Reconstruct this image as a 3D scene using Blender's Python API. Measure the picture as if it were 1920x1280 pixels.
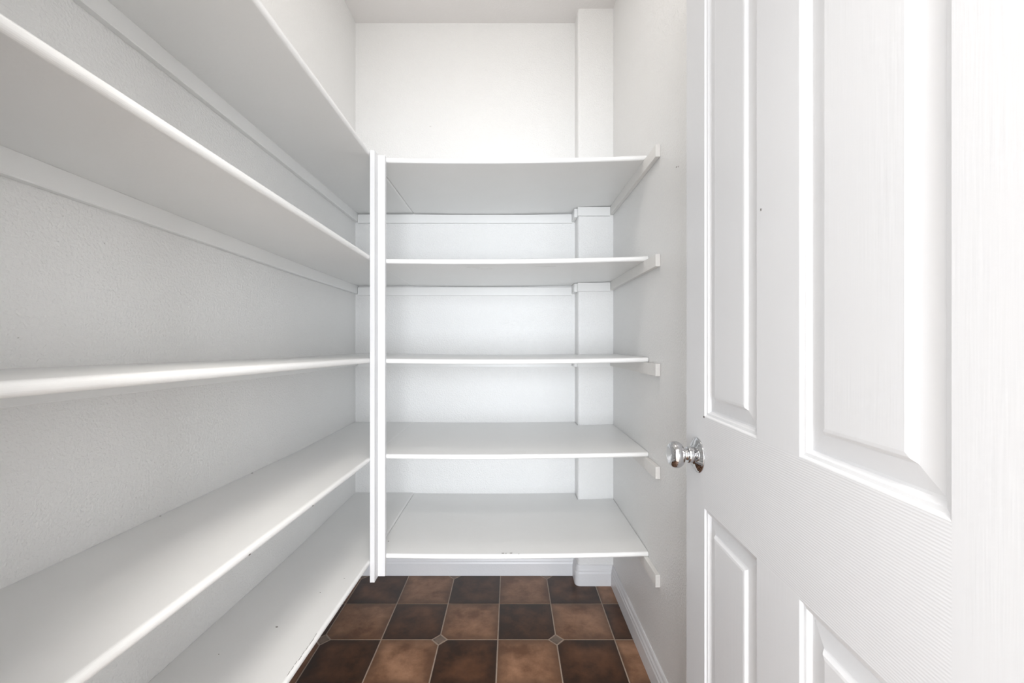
import bpy, bmesh, math, random
from mathutils import Vector, Matrix
random.seed(4)
for o in list(bpy.data.objects): bpy.data.objects.remove(o)
scene = bpy.context.scene
COL = scene.collection
H = 1.15                                    # eye height; shelf heights below are measured from it

# ------------------------------------------------------------------ camera
cd = bpy.data.cameras.new('camera'); cam = bpy.data.objects.new('camera', cd); COL.objects.link(cam)
cam.location = (0, 0, H); cam.rotation_euler = (math.pi/2, 0, 0)
cd.sensor_width = 36; cd.lens = 14.925; cd.shift_x = 0.0016; cd.shift_y = 0.0016
cd.clip_start = 0.02
scene.camera = cam
# ------------------------------------------------------------------ world, lights, exposure
w = bpy.data.worlds.new('world'); scene.world = w; w.use_nodes = True
w.node_tree.nodes['Background'].inputs[0].default_value = (.8, .88, 1, 1)
w.node_tree.nodes['Background'].inputs[1].default_value = 0.5
scene.view_settings.view_transform = 'Standard'; scene.view_settings.look = 'None'
scene.view_settings.gamma = 1; scene.view_settings.use_curve_mapping = False
scene.view_settings.exposure = 1.10

def area(name, loc, rot, sx, sy, energy, color):
    l = bpy.data.lights.new(name, 'AREA'); l.shape = 'RECTANGLE'; l.size = sx; l.size_y = sy
    l.energy = energy; l.color = color
    o = bpy.data.objects.new(name, l); COL.objects.link(o); o.location = loc; o.rotation_euler = rot
    return o
# daylight through the glazed doors of the room behind the camera, and that room's ceiling lamp
area('window_daylight', (0.42, -3.55, 1.15), (math.pi/2, 0, 0), 3.3, 2.2, 156, (.91, .95, 1))
area('kitchen_ceiling_lamp', (0.12, -0.55, 2.70), (0, 0, 0), .50, .50, 15, (1, .96, .90))
pl = bpy.data.lights.new('pantry_fill_light', 'POINT'); pl.energy = 3.3; pl.color = (1, .965, .93); pl.shadow_soft_size = .11  # added fill inside the pantry, no fixture; lifts the upper walls and ceiling
po = bpy.data.objects.new('pantry_fill_light', pl); COL.objects.link(po); po.location = (-.10, 1.0, 2.59)

# ------------------------------------------------------------------ helpers
def sock(n, *names):
    for k in names:
        if k in n.inputs: return n.inputs[k]
def mat(name, col, rough=.5, spec=.5, metal=0., bump=None, mottle=None):
    """bump = (kind, scale, distance); mottle = (colour2, scale, amount)"""
    m = bpy.data.materials.new(name); m.use_nodes = True
    nt = m.node_tree; N = nt.nodes; L = nt.links; b = N['Principled BSDF']
    b.inputs['Base Color'].default_value = (*col, 1); b.inputs['Roughness'].default_value = rough
    b.inputs['Metallic'].default_value = metal; sock(b, 'Specular IOR Level', 'Specular').default_value = spec
    tc = N.new('ShaderNodeTexCoord')
    if bump:
        kind, sc, dist = bump
        mp = N.new('ShaderNodeMapping'); L.new(tc.outputs['Object'], mp.inputs[0])
        bp = N.new('ShaderNodeBump'); bp.inputs['Distance'].default_value = dist; bp.inputs['Strength'].default_value = 1
        nz = N.new('ShaderNodeTexNoise'); nz.inputs['Detail'].default_value = 2
        if kind == 'peel':
            nz.inputs['Scale'].default_value = sc
            L.new(mp.outputs[0], nz.inputs['Vector'])
            rp = N.new('ShaderNodeValToRGB'); rp.color_ramp.elements[0].position = .42; rp.color_ramp.elements[1].position = .68
            L.new(nz.outputs[0], rp.inputs[0]); L.new(rp.outputs[0], bp.inputs['Height'])
        elif kind in ('grain_v', 'grain_h'):       # moulded wood grain: fine wavering ridges
            wv = N.new('ShaderNodeTexWave'); wv.wave_type = 'BANDS'
            wv.bands_direction = 'X' if kind == 'grain_v' else 'Z'
            mp.inputs['Scale'].default_value = (1, 1, .13) if kind == 'grain_v' else (.13, 1, 1)
            wv.inputs['Scale'].default_value = sc; wv.inputs['Distortion'].default_value = 14
            wv.inputs['Detail'].default_value = 2.5; wv.inputs['Detail Scale'].default_value = .09
            L.new(mp.outputs[0], wv.inputs['Vector'])
            if kind == 'grain_h': L.new(wv.outputs['Fac'], bp.inputs['Height'])
            else:                                   # broad cathedral figure with fine upright fibres over it
                mp.inputs['Scale'].default_value = (1, 1, .22); wv.inputs['Distortion'].default_value = 30
                wv.inputs['Detail Scale'].default_value = .35
                m2 = N.new('ShaderNodeMapping'); m2.inputs['Scale'].default_value = (1, 1, .035); L.new(tc.outputs['Object'], m2.inputs[0])
                nz.inputs['Scale'].default_value = 420; nz.inputs['Detail'].default_value = 1; L.new(m2.outputs[0], nz.inputs['Vector'])
                ma = N.new('ShaderNodeMath'); ma.operation = 'MULTIPLY_ADD'; ma.inputs[1].default_value = .35
                L.new(wv.outputs['Fac'], ma.inputs[0]); L.new(nz.outputs[0], ma.inputs[2]); L.new(ma.outputs[0], bp.inputs['Height'])
        L.new(bp.outputs[0], b.inputs['Normal'])
    if mottle:
        c2, sc, amt = mottle
        nz2 = N.new('ShaderNodeTexNoise'); nz2.inputs['Scale'].default_value = sc; nz2.inputs['Detail'].default_value = 3
        L.new(tc.outputs['Object'], nz2.inputs['Vector'])
        mr = N.new('ShaderNodeMapRange'); mr.inputs[1].default_value = .4; mr.inputs[2].default_value = .75
        mr.inputs[3].default_value = 0; mr.inputs[4].default_value = amt
        mx = N.new('ShaderNodeMix'); mx.data_type = 'RGBA'
        mx.inputs[6].default_value = (*col, 1); mx.inputs[7].default_value = (*c2, 1)
        L.new(nz2.outputs[0], mr.inputs[0]); L.new(mr.outputs[0], mx.inputs[0]); L.new(mx.outputs[2], b.inputs['Base Color'])
    return m

M = {}
M['wall'] = mat('wall_paint', (.86, .857, .846), .36, .5, bump=('peel', 170, .0007), mottle=((.845, .84, .825), 5, .5))
M['wall_kitchen'] = mat('kitchen_wall_paint', (.86, .85, .83), .6, .3, bump=('peel', 150, .0004))
M['ceiling'] = mat('ceiling_paint', (.84, .82, .81), .7, .3, bump=('peel', 120, .0004))
M['shelf'] = mat('shelf_enamel', (.88, .88, .87), .33, .5, bump=('peel', 60, .00012), mottle=((.86, .86, .845), 9, .5))
M['cleat_r'] = mat('beige_wall_cleat', (.83, .815, .79), .5, .4, bump=('peel', 120, .0003))
M['trim'] = mat('trim_enamel', (.77, .77, .78), .36, .5, bump=('peel', 90, .00015))
M['door_v'] = mat('door_enamel_upright_grain', (.74, .745, .76), .40, .5, bump=('grain_v', 22, .00008))
M['door_h'] = mat('door_enamel_level_grain', (.74, .745, .76), .40, .5, bump=('grain_h', 90, .00012))
M['door_s'] = mat('door_enamel_smooth', (.76, .765, .78), .32, .5, bump=('peel', 90, .0001))
M['chrome'] = mat('polished_chrome', (.60, .60, .61), .05, .5, 1.0, mottle=((.56, .56, .57), 30, .5))
M['chip'] = mat('bare_dark_scuff', (.10, .09, .08), .8, .2, mottle=((.2, .18, .16), 300, 1))
M['grout'] = mat('floor_grout', (.42, .33, .26), .55, .4, bump=('peel', 300, .0003), mottle=((.33, .26, .21), 40, 1))
M['far_floor'] = mat('kitchen_floor', (.52, .46, .40), .4, .5, mottle=((.42, .36, .30), 6, 1))

def tile_mat(name, lo, hi, edge):
    m = bpy.data.materials.new(name); m.use_nodes = True
    nt = m.node_tree; N = nt.nodes; L = nt.links; b = N['Principled BSDF']
    tc = N.new('ShaderNodeTexCoord'); oi = N.new('ShaderNodeObjectInfo')
    add = N.new('ShaderNodeVectorMath'); add.operation = 'ADD'
    comb = N.new('ShaderNodeCombineXYZ'); mul = N.new('ShaderNodeMath'); mul.operation = 'MULTIPLY'; mul.inputs[1].default_value = 17
    L.new(oi.outputs['Random'], mul.inputs[0]); L.new(mul.outputs[0], comb.inputs[2]); L.new(tc.outputs['Object'], add.inputs[0]); L.new(comb.outputs[0], add.inputs[1])
    n1 = N.new('ShaderNodeTexNoise'); n1.inputs['Scale'].default_value = 9; n1.inputs['Detail'].default_value = 6; n1.inputs['Roughness'].default_value = .62
    L.new(add.outputs[0], n1.inputs['Vector'])
    r = N.new('ShaderNodeValToRGB'); r.color_ramp.elements[0].position = .37; r.color_ramp.elements[1].position = .69
    r.color_ramp.elements[0].color = (*lo, 1); r.color_ramp.elements[1].color = (*hi, 1)
    L.new(n1.outputs[0], r.inputs[0])
    # printed darker rim round each tile
    vl = N.new('ShaderNodeVectorMath'); vl.operation = 'SUBTRACT'; vl.inputs[1].default_value = (.5, .5, 0)
    L.new(tc.outputs['Generated'], vl.inputs[0])
    sx = N.new('ShaderNodeSeparateXYZ'); L.new(vl.outputs[0], sx.inputs[0])
    ax = N.new('ShaderNodeMath'); ax.operation = 'ABSOLUTE'; ay = N.new('ShaderNodeMath'); ay.operation = 'ABSOLUTE'
    L.new(sx.outputs[0], ax.inputs[0]); L.new(sx.outputs[1], ay.inputs[0])
    mxm = N.new('ShaderNodeMath'); mxm.operation = 'MAXIMUM'; L.new(ax.outputs[0], mxm.inputs[0]); L.new(ay.outputs[0], mxm.inputs[1])
    n2 = N.new('ShaderNodeTexNoise'); n2.inputs['Scale'].default_value = 14; L.new(add.outputs[0], n2.inputs['Vector'])
    ad = N.new('ShaderNodeMath'); ad.operation = 'MULTIPLY_ADD'; ad.inputs[1].default_value = .25
    L.new(n2.outputs[0], ad.inputs[0]); L.new(mxm.outputs[0], ad.inputs[2])
    mr = N.new('ShaderNodeMapRange'); mr.interpolation_type = 'SMOOTHSTEP'; mr.inputs[1].default_value = .38; mr.inputs[2].default_value = .66; mr.inputs[4].default_value = .75
    L.new(ad.outputs[0], mr.inputs[0])
    mx = N.new('ShaderNodeMix'); mx.data_type = 'RGBA'; mx.inputs[7].default_value = (*edge, 1)
    L.new(mr.outputs[0], mx.inputs[0]); L.new(r.outputs[0], mx.inputs[6]); L.new(mx.outputs[2], b.inputs['Base Color'])
    b.inputs['Roughness'].default_value = .30; sock(b, 'Specular IOR Level', 'Specular').default_value = .4
    bp = N.new('ShaderNodeBump'); bp.inputs['Distance'].default_value = .0004; L.new(n1.outputs[0], bp.inputs['Height']); L.new(bp.outputs[0], b.inputs['Normal'])
    return m
M['tile_dark'] = tile_mat('dark_brown_tile', (.036, .016, .008), (.15, .066, .032), (.030, .016, .010))
M['tile_light'] = tile_mat('tan_brown_tile', (.17, .080, .042), (.44, .245, .145), (.12, .062, .036))
M['tile_inset'] = tile_mat('grey_tan_inset', (.15, .11, .085), (.28, .21, .165), (.11, .08, .062))

def obj(name, bm, m, parent=None, smooth=False, loc=None):
    me = bpy.data.meshes.new(name)
    bmesh.ops.recalc_face_normals(bm, faces=bm.faces[:])
    bm.to_mesh(me); bm.free()
    for k in (m if isinstance(m, (list, tuple)) else [m]): me.materials.append(k)
    if smooth:
        for p in me.polygons: p.use_smooth = True
    o = bpy.data.objects.new(name, me); COL.objects.link(o)
    if parent: o.parent = parent
    if loc: o.location = loc
    return o
def bx(bm, x0, x1, y0, y1, z0, z1, bev=0.):
    r = bmesh.ops.create_cube(bm, size=1)
    for v in r['verts']:
        v.co = Vector((x0 + (v.co.x+.5)*(x1-x0), y0 + (v.co.y+.5)*(y1-y0), z0 + (v.co.z+.5)*(z1-z0)))
    if bev:
        es = {e for v in r['verts'] for e in v.link_edges}
        bmesh.ops.bevel(bm, geom=list(es), offset=bev, segments=2, profile=.7, affect='EDGES')
    return bm
def box(name, b, m, parent=None, bev=0., off=(0, 0, 0)):
    bm = bmesh.new()
    bx(bm, b[0]-off[0], b[1]-off[0], b[2]-off[1], b[3]-off[1], b[4]-off[2], b[5]-off[2], bev)
    return obj(name, bm, m, parent)
def struct(o): o['kind'] = 'structure'; return o
def empty(name, loc):
    o = bpy.data.objects.new(name, None); COL.objects.link(o); o.location = loc; o.empty_display_size = .1
    return o
def tag(o, label, cat, group=None):
    o['label'] = label; o['category'] = cat
    if group: o['group'] = group
    return o
def loft(bm, rings, closed=True):
    vs = [[bm.verts.new(p) for p in r] for r in rings]
    n = len(vs[0])
    for a, b in zip(vs, vs[1:]):
        for i in range(n if closed else n-1):
            j = (i+1) % n
            bm.faces.new((a[i], a[j], b[j], b[i]))
    if closed:
        bm.faces.new(vs[0]); bm.faces.new(vs[-1])
    return bm

# ------------------------------------------------------------------ room shell
XL, XR, YB, YC, ZT = -.771, .490, 2.113, 2.022, H+1.592
YF0, YF1 = .14, .255                        # doorway wall
OX0, OX1, OZ = -.345, .378, 2.06            # door opening
CX0 = .321                                  # left face of the boxed-out column

struct(box('wall_left', (XL-.1, XL, YF1, YB+.1, 0, ZT), M['wall']))
struct(box('wall_right', (XR, XR+.1, YF1, YB+.1, 0, ZT), M['wall']))
struct(box('wall_back', (XL, XR, YB, YB+.1, 0, ZT), M['wall']))
# boxed-out column in the back right corner, with a bullnose outer corner
bm = bmesh.new(); R = .012
prof = [(XR, YB), (CX0, YB)]
for k in range(7):
    a = math.pi + k/6*math.pi/2
    prof.append((CX0+R+R*math.cos(a), YC+R+R*math.sin(a)))
prof.append((XR, YC))
loft(bm, [[(x, y, 0) for x, y in prof], [(x, y, ZT) for x, y in prof]])
struct(obj('wall_column', bm, M['wall']))
struct(box('ceiling', (-2.3, 2.7, -4.1, YB+.1, ZT, ZT+.1), M['ceiling']))
bm = bmesh.new()
bx(bm, -2.3, OX0, YF0, YF1, 0, ZT); bx(bm, OX1, 2.7, YF0, YF1, 0, ZT); bx(bm, OX0, OX1, YF0, YF1, OZ, ZT)
struct(obj('wall_front', bm, M['wall']))
# the room the camera stands in
struct(box('wall_kitchen_left', (-2.3, -2.2, -4.0, YF0, 0, ZT), M['wall_kitchen']))
struct(box('wall_kitchen_right', (2.6, 2.7, -4.0, YF0, 0, ZT), M['wall_kitchen']))
bm = bmesh.new()
bx(bm, -2.3, -1.7, -4.1, -4.0, 0, ZT); bx(bm, 1.9, 2.7, -4.1, -4.0, 0, ZT); bx(bm, -1.7, 1.9, -4.1, -4.0, 2.3, ZT)
struct(obj('wall_kitchen_back', bm, M['wall_kitchen']))

# door frame and casings of the doorway
bm = bmesh.new(); J = .018
bx(bm, OX0, OX0+J, YF0-.002, YF1+.002, 0, OZ, .001); bx(bm, OX1-J, OX1, YF0-.002, YF1-.001, 0, OZ, .001)
bx(bm, OX0+J, OX1-J, YF0-.002, YF1+.002, OZ-J, OZ, .001)
struct(obj('trim_1', bm, M['trim']))
bm = bmesh.new()
for y0, y1, right in ((YF0-.016, YF0-.0025, True), (YF1+.0025, YF1+.016, False)):
    bx(bm, OX0-.052, OX0+.006, y0, y1, 0, OZ+.052, .003)
    if right: bx(bm, OX1-.006, OX1+.052, y0, y1, 0, OZ+.052, .003)
    bx(bm, OX0+.006, OX1-.006, y0, y1, OZ-.006, OZ+.052, .003)
struct(obj('trim_2', bm, M['trim']))

# ------------------------------------------------------------------ tiled floor
T, GX, GY, G, D = .2265, -.0485, 2.1013, .0046, .0285     # module, grid origin, joint width, half diagonal of an inset
floor = struct(box('floor', (XL-.1, XR+.1, .13, YB+.1, -.08, -.0012), M['grout']))
struct(box('floor_kitchen', (-2.3, 2.7, -4.1, .13, -.08, 0), M['far_floor']))
def clip(poly, xa, xb, ya, yb):
    for ax, lim, s in ((0, xa, 1), (0, xb, -1), (1, ya, 1), (1, yb, -1)):
        out = []
        for i, p in enumerate(poly):
            q = poly[i-1]; ip = (p[ax]-lim)*s >= 0; iq = (q[ax]-lim)*s >= 0
            if ip != iq:
                t = (lim-q[ax])/(p[ax]-q[ax]); out.append((q[0]+t*(p[0]-q[0]), q[1]+t*(p[1]-q[1])))
            if ip: out.append(p)
        poly = out
    return poly
def tile(name, poly, m):
    poly = clip(poly, XL+.001, XR-.001, .14, YB-.001)
    if len(poly) < 3: return
    cx = sum(p[0] for p in poly)/len(poly); cy = sum(p[1] for p in poly)/len(poly)
    if max(p[0] for p in poly)-min(p[0] for p in poly) < .006 or max(p[1] for p in poly)-min(p[1] for p in poly) < .006: return
    bm = bmesh.new(); e = .0012
    def ins(p): 
        d = Vector((p[0]-cx, p[1]-cy)); l = d.length
        d = d*(1-e/l) if l > e else d
        return d
    loft(bm, [[(p[0]-cx, p[1]-cy, -.006) for p in poly], [(p[0]-cx, p[1]-cy, -.0006) for p in poly], [(*ins(p), 0) for p in poly]])
    obj(name, bm, M[m], floor, loc=(cx, cy, 0))
for i in range(-4, 4):
    for j in range(-10, 1):
        x0, y0 = GX+i*T, GY+j*T; a, b, c, d = x0+G/2, x0+T-G/2, y0+G/2, y0+T-G/2
        kx = D + G*.6
        # inset nodes: odd i lines (i = -1, 1, 3), even j rows
        nl, nb = i % 2 != 0, j % 2 == 0
        px = x0 if nl else x0+T; py = y0 if nb else y0+T
        poly = []
        for cx_, cy_ in ((a, c), (b, c), (b, d), (a, d)):
            near = (abs(cx_-px) < T/2) and (abs(cy_-py) < T/2)
            if near:
                sx_ = 1 if cx_ > px else -1; sy_ = 1 if cy_ > py else -1
                p1 = (px + sx_*kx, cy_); p2 = (cx_, py + sy_*kx)
                order = [p1, p2]
                # keep counter-clockwise order
                if (cx_, cy_) in ((a, c), (b, d)): order = [p2, p1]
                poly += order
            else: poly.append((cx_, cy_))
        dark = (i+j) % 2 == 0
        tile('floor_tile', poly, 'tile_dark' if dark else 'tile_light')
for i in (-3, -1, 1):
    for j in range(-10, 2, 2):
        x, y, s = GX+i*T, GY+j*T, D-.0035
        tile('inset_tile', [(x-s, y), (x, y-s), (x+s, y), (x, y+s)], 'tile_inset')

# ------------------------------------------------------------------ baseboards (profiled)
BH = .095
def base_run(name, pts, normals):
    """pts: floor polyline of the wall faces, normals: offset direction at each point"""
    prof = [(0, 0), (.014, 0), (.014, .058), (.0115, .066), (.0115, .072), (.008, .080), (.006, .090), (.0035, BH), (0, BH)]
    bm = bmesh.new()
    loft(bm, [[(p[0]+n[0]*d, p[1]+n[1]*d, z+.0005) for d, z in prof] for p, n in zip(pts, normals)])
    return struct(obj(name, bm, M['trim']))
base_run('baseboard_back', [(XL, YB), (CX0, YB)], [(0, -1), (-1, -1)])
cor = [(CX0, YB)]; nn = [(-1, -1)]
for k in range(9):
    a = math.pi + k/8*math.pi/2
    cor.append((CX0+R+R*math.cos(a), YC+R+R*math.sin(a))); nn.append((math.cos(a), math.sin(a)))
cor.append((XR, YC)); nn.append((-1, -1))
base_run('baseboard_column', cor, nn)
base_run('baseboard_right', [(XR, YC), (XR, YF1)], [(-1, -1), (-1, 0)])
base_run('baseboard_left', [(XL, YB), (XL, YF1)], [(1, -1), (1, 0)])

# ------------------------------------------------------------------ shelves
TH = .0172; YS = 1.502; XS = -.479            # board thickness, front of the back shelves, front of the left shelves
CH = .040; CT = .016                          # cleat height, thickness
def section(r=.0078, n=6):
    """(u, z): u = 0 at the rounded front edge, positive to the back (u = 1 stands for the back edge)"""
    pts = []
    for k in range(n+1):
        a = -math.pi/2 - k/n*math.pi/2; pts.append((r+r*math.cos(a), r+r*math.sin(a)))
    for k in range(n+1):
        a = math.pi - k/n*math.pi/2; pts.append((r+r*math.cos(a), TH-r+r*math.sin(a)))
    return pts
SEC = section()
def chip(parent, cx, cy, cz, n, size, off, normal='z', name='paint_chip'):
    """small irregular scuff lying on a surface"""
    bm = bmesh.new(); q = .0003
    ring = []
    for k in range(7):
        a = k/7*2*math.pi; rr = random.uniform(.6, 1.)
        u, v = math.cos(a)*size[0]*rr, math.sin(a)*size[1]*rr
        ring.append((u, v))
    def P(u, v, d):
        return {'z': (cx+u, cy+v, cz+d), 'x': (cx+d, cy+u, cz+v), '-x': (cx-d, cy+u, cz+v), '-y': (cx+u, cy-d, cz+v)}[normal]
    loft(bm, [[P(u, v, -.0002) for u, v in ring], [P(u, v, q) for u, v in ring]])
    for v in bm.verts: v.co -= Vector(off)
    return obj(name, bm, M['chip'], parent)

backs = [  # bottom at the left seam, rise at the right end, sag at the middle (m), seam gap
    ('topmost', .641, .0085, -.0078, .0038), ('second from the top', .283, .0085, -.0062, .002),
    ('middle', -.071, .0035, -.0055, .0008), ('second from the bottom', -.410, .0066, -.0052, .0018),
    ('lowest', -.763, .0062, -.0060, .0022)]
what = ['topmost deep white shelf on the back wall, beneath the bare upper wall',
        'deep white shelf on the back wall, second from the top',
        'middle deep white shelf on the back wall, near eye level with its top just showing',
        'deep white shelf on the back wall, second from the bottom, level with the chrome knob',
        'lowest deep white shelf on the back wall, above the baseboard, front edge scuffed']
for k, (pos, z0, rise, sag, gap) in enumerate(backs):
    o = empty('pantry_shelf', (XS, YS, H+z0))
    tag(o, what[k], 'shelf', 'deep shelves on the back wall')
    off = (XS, YS, H+z0)
    xa, xb = XS+gap, XR-.0015
    def dz(x):
        t = (x-xa)/(xb-xa); return rise*t + sag*4*t*(1-t)
    xs = [(xa + (xb-xa)*i/24, YB-.001) for i in range(25)]
    xs = [(x, yb) for x, yb in xs if abs(x-CX0) > .004]
    xs = [(x, yb if x < CX0 else YC-.001) for x, yb in xs] + [(CX0-.002, YB-.001), (CX0-.00199, YC-.001)]
    xs.sort()
    rings = []
    for x, yb in xs:
        z = H+z0+dz(x)
        rings.append([(x, YS+u, z+v) for u, v in SEC] + [(x, yb, z+TH), (x, yb, z)])
    bm = loft(bmesh.new(), [[Vector(p)-Vector(off) for p in r] for r in rings])
    obj('shelf_board', bm, M['shelf'], o, smooth=False)
    # cleats: along the back wall, the column's face and side, and the right wall
    zr = H+z0+rise-.0005
    def cleat(x0, x1, y0, y1, za, zb, mm=M['shelf']):
        bm = bmesh.new()
        bx(bm, x0, x1, y0, y1, -CH, 0, .0015)
        for v in bm.verts:
            t = (v.co.x-x0)/(x1-x0) if (x1-x0) > (y1-y0) else 0
            tt = t*t*(3-2*t)
            v.co.z += za+(zb-za)*tt
            v.co -= Vector(off)
        obj('cleat', bm, mm, o)
    zmid = H+z0+dz(CX0-.05)
    cleat(XL+CT+.001, CX0-CT-.001, YB-CT, YB-.0005, H+z0-.0068, min(zmid, H+z0)-.0068)
    cleat(CX0-CT, CX0-.0005, YC+.002, YB-.0005, zmid-.001, zmid-.001)
    cleat(CX0-.002, XR-CT-.001, YC-CT, YC-.0005, H+z0+dz(CX0)-.0005, H+z0+dz(CX0)-.0005)
    cleat(XR-CT, XR-.0005, 1.386, YC-.0005, zr, zr, M['cleat_r'])
    if k == 4:
        zz = H+z0+TH
        for x, y, sx, sy in ((-.0265, YS+.012, .006, .0022), (-.0155, YS+.0105, .004, .0016), (.003, YS+.0125, .006, .0024), (.030, YS+.006, .003, .0014)):
            chip(o, x, y, zz+dz(x), 0, (sx, sy), off)
        chip(o, XS+.015+.005, 1.60, zz+dz(XS+.02), 0, (.002, .004), off)
    if k == 1:
        # long faint scuffs rubbed across the underside
        for x, y, sx, sy in ((-.10, 1.60, .05, .0012), (-.14, 1.575, .03, .001), (.12, 1.56, .07, .001)):
            c = chip(o, x, y, H+z0+dz(x)-.0002, 0, (sx, sy), off, name='scuff_mark')
            c.data.materials[0] = M['scuff'] if 'scuff' in M else M.setdefault('scuff', mat('faint_scuff', (.55, .54, .52), .5, .3, mottle=((.7, .69, .67), 60, 1)))

lefts = [(.644, .641), (.296, .284), (-.053, -.069), (-.384, -.409), (-.722, -.760)]
whatL = ['topmost long white shelf on the left wall, running overhead out of the frame',
         'long white shelf on the left wall, second from the top, underside in view',
         'middle long white shelf on the left wall, nearly edge-on at eye level',
         'long white shelf on the left wall, second from the bottom, dark speck at its back',
         'lowest long white shelf on the left wall, just above the brown tiles']
for k, (zn, zf) in enumerate(lefts):
    off = (XL, YF1+.003, H+zf)
    o = empty('pantry_shelf', off)
    tag(o, whatL[k], 'shelf', 'long shelves on the left wall')
    def zl(y):
        return zf + (zn-zf)*max(0., (1.50-y)/1.1)
    rings = []
    for i in range(25):
        y = YF1+.003 + (YB-.001-YF1-.003)*i/24; z = H+zl(y)
        rings.append([(XS-u, y, z+v) for u, v in SEC] + [(XL+.0005, y, z+TH), (XL+.0005, y, z)])
    bm = loft(bmesh.new(), [[Vector(p)-Vector(off) for p in r] for r in rings])
    obj('shelf_board', bm, M['shelf'], o)
    rings = []
    for i in range(13):
        y = YF1+.004 + (YB-.0005-YF1-.004)*i/12; z = H+zl(y)-.0003
        rings.append([(XL+a, y, z+b) for a, b in ((.0005, 0), (.0005, -CH), (CT-.002, -CH), (CT, -CH+.002), (CT, 0))])
    bm = loft(bmesh.new(), [[Vector(p)-Vector(off) for p in r] for r in rings])
    obj('cleat', bm, M['shelf'], o)
    if k == 3:
        for y, s in ((1.262, .004), (.93, .0022)):
            chip(o, XL+.004, y, H+zl(y)+TH, 0, (s*.8, s), off)
        for y, s in ((1.03, .004), (.78, .004)):
            chip(o, XS-.0002, y, H+zl(y)+.004, 0, (s, .0012), off, 'x')
    if k == 4:
        for x, y, s in ((-.60, 1.09, .004), (-.56, 1.25, .002), (-.52, 1.33, .002), (-.68, .99, .002)):
            chip(o, x, y, H+zl(y)+TH, 0, (s, s*.6), off)
        for q in range(9):
            y = .93+q*.016; chip(o, XS-.006+random.uniform(-.001, .001), y, H+zl(y)+TH-.0001, 0, (.0006, .010), off)

# ------------------------------------------------------------------ corner post
ZP0, ZP1 = H-.815, H+.657
cp = empty('corner_post', (XS, 1.485, ZP0))
tag(cp, 'white upright L-shaped corner post of two narrow strips, joining left and back shelves', 'post')
off = (XS, 1.485, ZP0)
o1 = box('trim_strip', (XS+.0006, XS+.0165, 1.4455, 1.4844, ZP0, ZP1), M['trim'], cp, .0012, off)
o2 = box('trim_strip', (XS+.0006, XS+.0405, 1.4848, 1.5015, ZP0, ZP1), M['trim'], cp, .0012, off)

# ------------------------------------------------------------------ door (four moulded panels) standing open against the right wall
W, TD, DH, Z0 = .711, .035, 2.03, .012
b_ = .0514; ang = math.atan(b_)
door = empty('door_1', (.3517+b_*.257, .257, 0)); door['kind'] = 'structure'
# local x: hinge -> latch, local y: into the thickness, local z: up; visible face at y = 0
door.rotation_euler = (0, 0, math.pi/2 - ang)
# world direction of local x must be (b,1): rotation by 90deg-ang gives (sin ang, cos ang); local y then points to -X
# so the visible face is the +y side
ST, PW, MW = .099, .204, .105
zr = [Z0, .235, .814, 1.000, 1.915, Z0+DH]
xp = [0, ST, ST+PW, ST+PW+MW, ST+2*PW+MW, W]
PROF = [(0, 0), (.0015, -.0004), (.004, -.0032), (.0085, -.0042), (.0100, -.0068), (.0125, -.0098), (.0155, -.0100),
        (.0370, -.0068), (.0385, -.0062), (.0415, -.0028), (.0430, -.0018), (.0470, -.0012)]
bm = bmesh.new()
def quad(x0, x1, z0, z1, y, mi):
    f = bm.faces.new([bm.verts.new(p) for p in ((x0, y, z0), (x1, y, z0), (x1, y, z1), (x0, y, z1))]); f.material_index = mi
for y in (0., -TD):
    quad(xp[0], xp[1], zr[0], zr[5], y, 0); quad(xp[4], xp[5], zr[0], zr[5], y, 0)
    for a, b in ((0, 1), (2, 3), (4, 5)): quad(xp[1], xp[4], zr[a], zr[b], y, 1)
    for a, b in ((1, 2), (3, 4)): quad(xp[2], xp[3], zr[a], zr[b], y, 0)
for x in (0, W):
    f = bm.faces.new([bm.verts.new(p) for p in ((x, 0, zr[0]), (x, -TD, zr[0]), (x, -TD, zr[5]), (x, 0, zr[5]))])
for z in (zr[0], zr[5]):
    f = bm.faces.new([bm.verts.new(p) for p in ((0, 0, z), (W, 0, z), (W, -TD, z), (0, -TD, z))])
me = bpy.data.meshes.new('door_leaf'); bm.to_mesh(me); bm.free()
me.materials.append(M['door_v']); me.materials.append(M['door_h'])
leaf = bpy.data.objects.new('door_leaf', me); COL.objects.link(leaf); leaf.parent = door
for (x0, x1) in ((xp[1], xp[2]), (xp[3], xp[4])):
    for (z0, z1) in ((zr[1], zr[2]), (zr[3], zr[4])):
        bm = bmesh.new(); w2, h2 = (x1-x0)/2, (z1-z0)/2
        for side in (1, -1):
            rings = []
            for d, y in PROF:
                yy = y if side == 1 else -TD - y
                rings.append([bm.verts.new(p) for p in ((-w2+d, yy, -h2+d), (w2-d, yy, -h2+d), (w2-d, yy, h2-d), (-w2+d, yy, h2-d))])
            for r0, r1 in zip(rings, rings[1:]):
                for i in range(4):
                    f = bm.faces.new((r0[i], r0[(i+1) % 4], r1[(i+1) % 4], r1[i])); f.material_index = 1
            f = bm.faces.new(rings[-1]); f.material_index = 0
        obj('door_panel', bm, [M['door_v'], M['door_s']], door, loc=((x0+x1)/2, 0, (z0+z1)/2))

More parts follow.
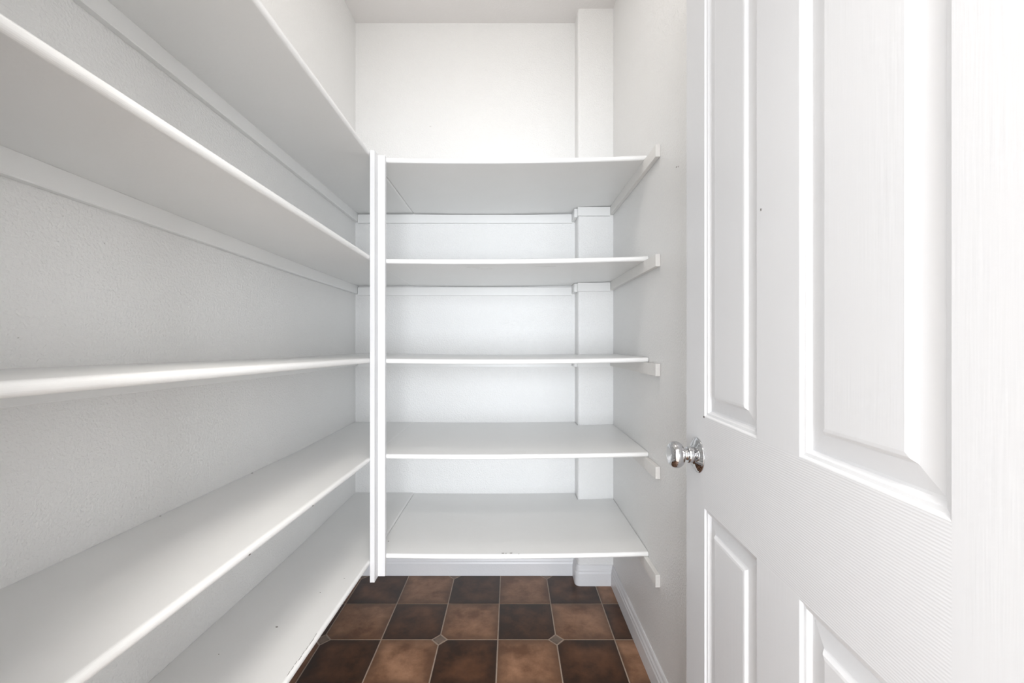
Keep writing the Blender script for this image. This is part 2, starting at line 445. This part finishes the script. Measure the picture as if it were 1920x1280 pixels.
def lathe(name, prof, m, parent, loc, rotx, seg=48):
    bm = bmesh.new(); rings = []
    for r, h in prof:
        rings.append([bm.verts.new((r*math.cos(2*math.pi*k/seg), r*math.sin(2*math.pi*k/seg), h)) for k in range(seg)])
    for a, b in zip(rings, rings[1:]):
        for k in range(seg):
            bm.faces.new((a[k], a[(k+1) % seg], b[(k+1) % seg], b[k]))
    bm.faces.new(rings[0]); bm.faces.new(rings[-1])
    o = obj(name, bm, m, parent, smooth=True); o.location = loc; o.rotation_euler = (rotx, 0, 0)
    return o
KX, KZ = W-.065, H-.237
for side in (1, -1):
    rx = -math.pi/2 if side == 1 else math.pi/2
    ky = 0 if side == 1 else -TD
    ros = lathe('knob_rosette', [(.0368, 0), (.0372, .0012), (.0368, .0024), (.0345, .0032), (.0330, .0044), (.0215, .0118), (.0170, .0130),
                (.0168, .0135), (.0172, .0150), (.0172, .0205), (.0160, .0222), (.0125, .0225)], M['chrome'], door, (KX, ky, KZ), rx)
    kn = [(.0118, .0220), (.0118, .0240), (.0105, .0245), (.0105, .0310), (.0118, .0318)]
    # flattened ball with a slightly dished face
    for q in range(15):
        a = -1.15 + q/14*(1.15+1.12); kn.append((.0110+.0170*math.cos(a)**.8 if math.cos(a) > 0 else .011, .0460+.0150*math.sin(a)))
    kn += [(.0160, .0606), (.0120, .0604), (.0060, .0603), (.0015, .0603)]
    if side == -1: kn = [(r, .022+(h-.022)*.72) for r, h in kn]
    lathe('door_knob', kn, M['chrome'], ros, (0, 0, 0), 0)
# small dark chip at the lower outer corner of the far upper panel
ch = bmesh.new(); bx(ch, -.0025, .0025, -.0004, .0003, -.0018, .0018)
obj('paint_chip', ch, M['chip'], door, loc=(xp[4]+.0005, .0002, zr[3]-.001))
ch = bmesh.new(); bx(ch, -.001, .001, -.0004, .0003, -.0018, .0018)
obj('paint_chip', ch, M['chip'], door, loc=(.3960, .0002, 1.355))

# ------------------------------------------------------------------ marks on the walls
wr = bpy.data.objects['wall_right']
chip(wr, XR, XR*796/(1268.5-957), H+(643-313)/796*XR*796/(1268.5-957), 0, (.0035, .0022), (0, 0, 0), '-x', name='nail_hole')
chip(wr, XR, XR*796/(1271.5-957), H+(643-312)/796*XR*796/(1271.5-957), 0, (.0020, .0026), (0, 0, 0), '-x', name='nail_hole')
wb = bpy.data.objects['wall_back']
chip(wb, (807-957)/796*YB, YB, H+(643-237)/796*YB, 0, (.006, .0016), (0, 0, 0), '-y', name='scuff_mark').data.materials[0] = M['scuff']
wl = bpy.data.objects['wall_left']
for px, py in ((34, 633), (118, 405), (196, 456), (415, 840)):
    yy = XL*796/(px-957)
    chip(wl, XL, yy, H+(643-py)/796*yy, 0, (.0016, .0012), (0, 0, 0), 'x', name='scuff_mark').data.materials[0] = M['scuff']
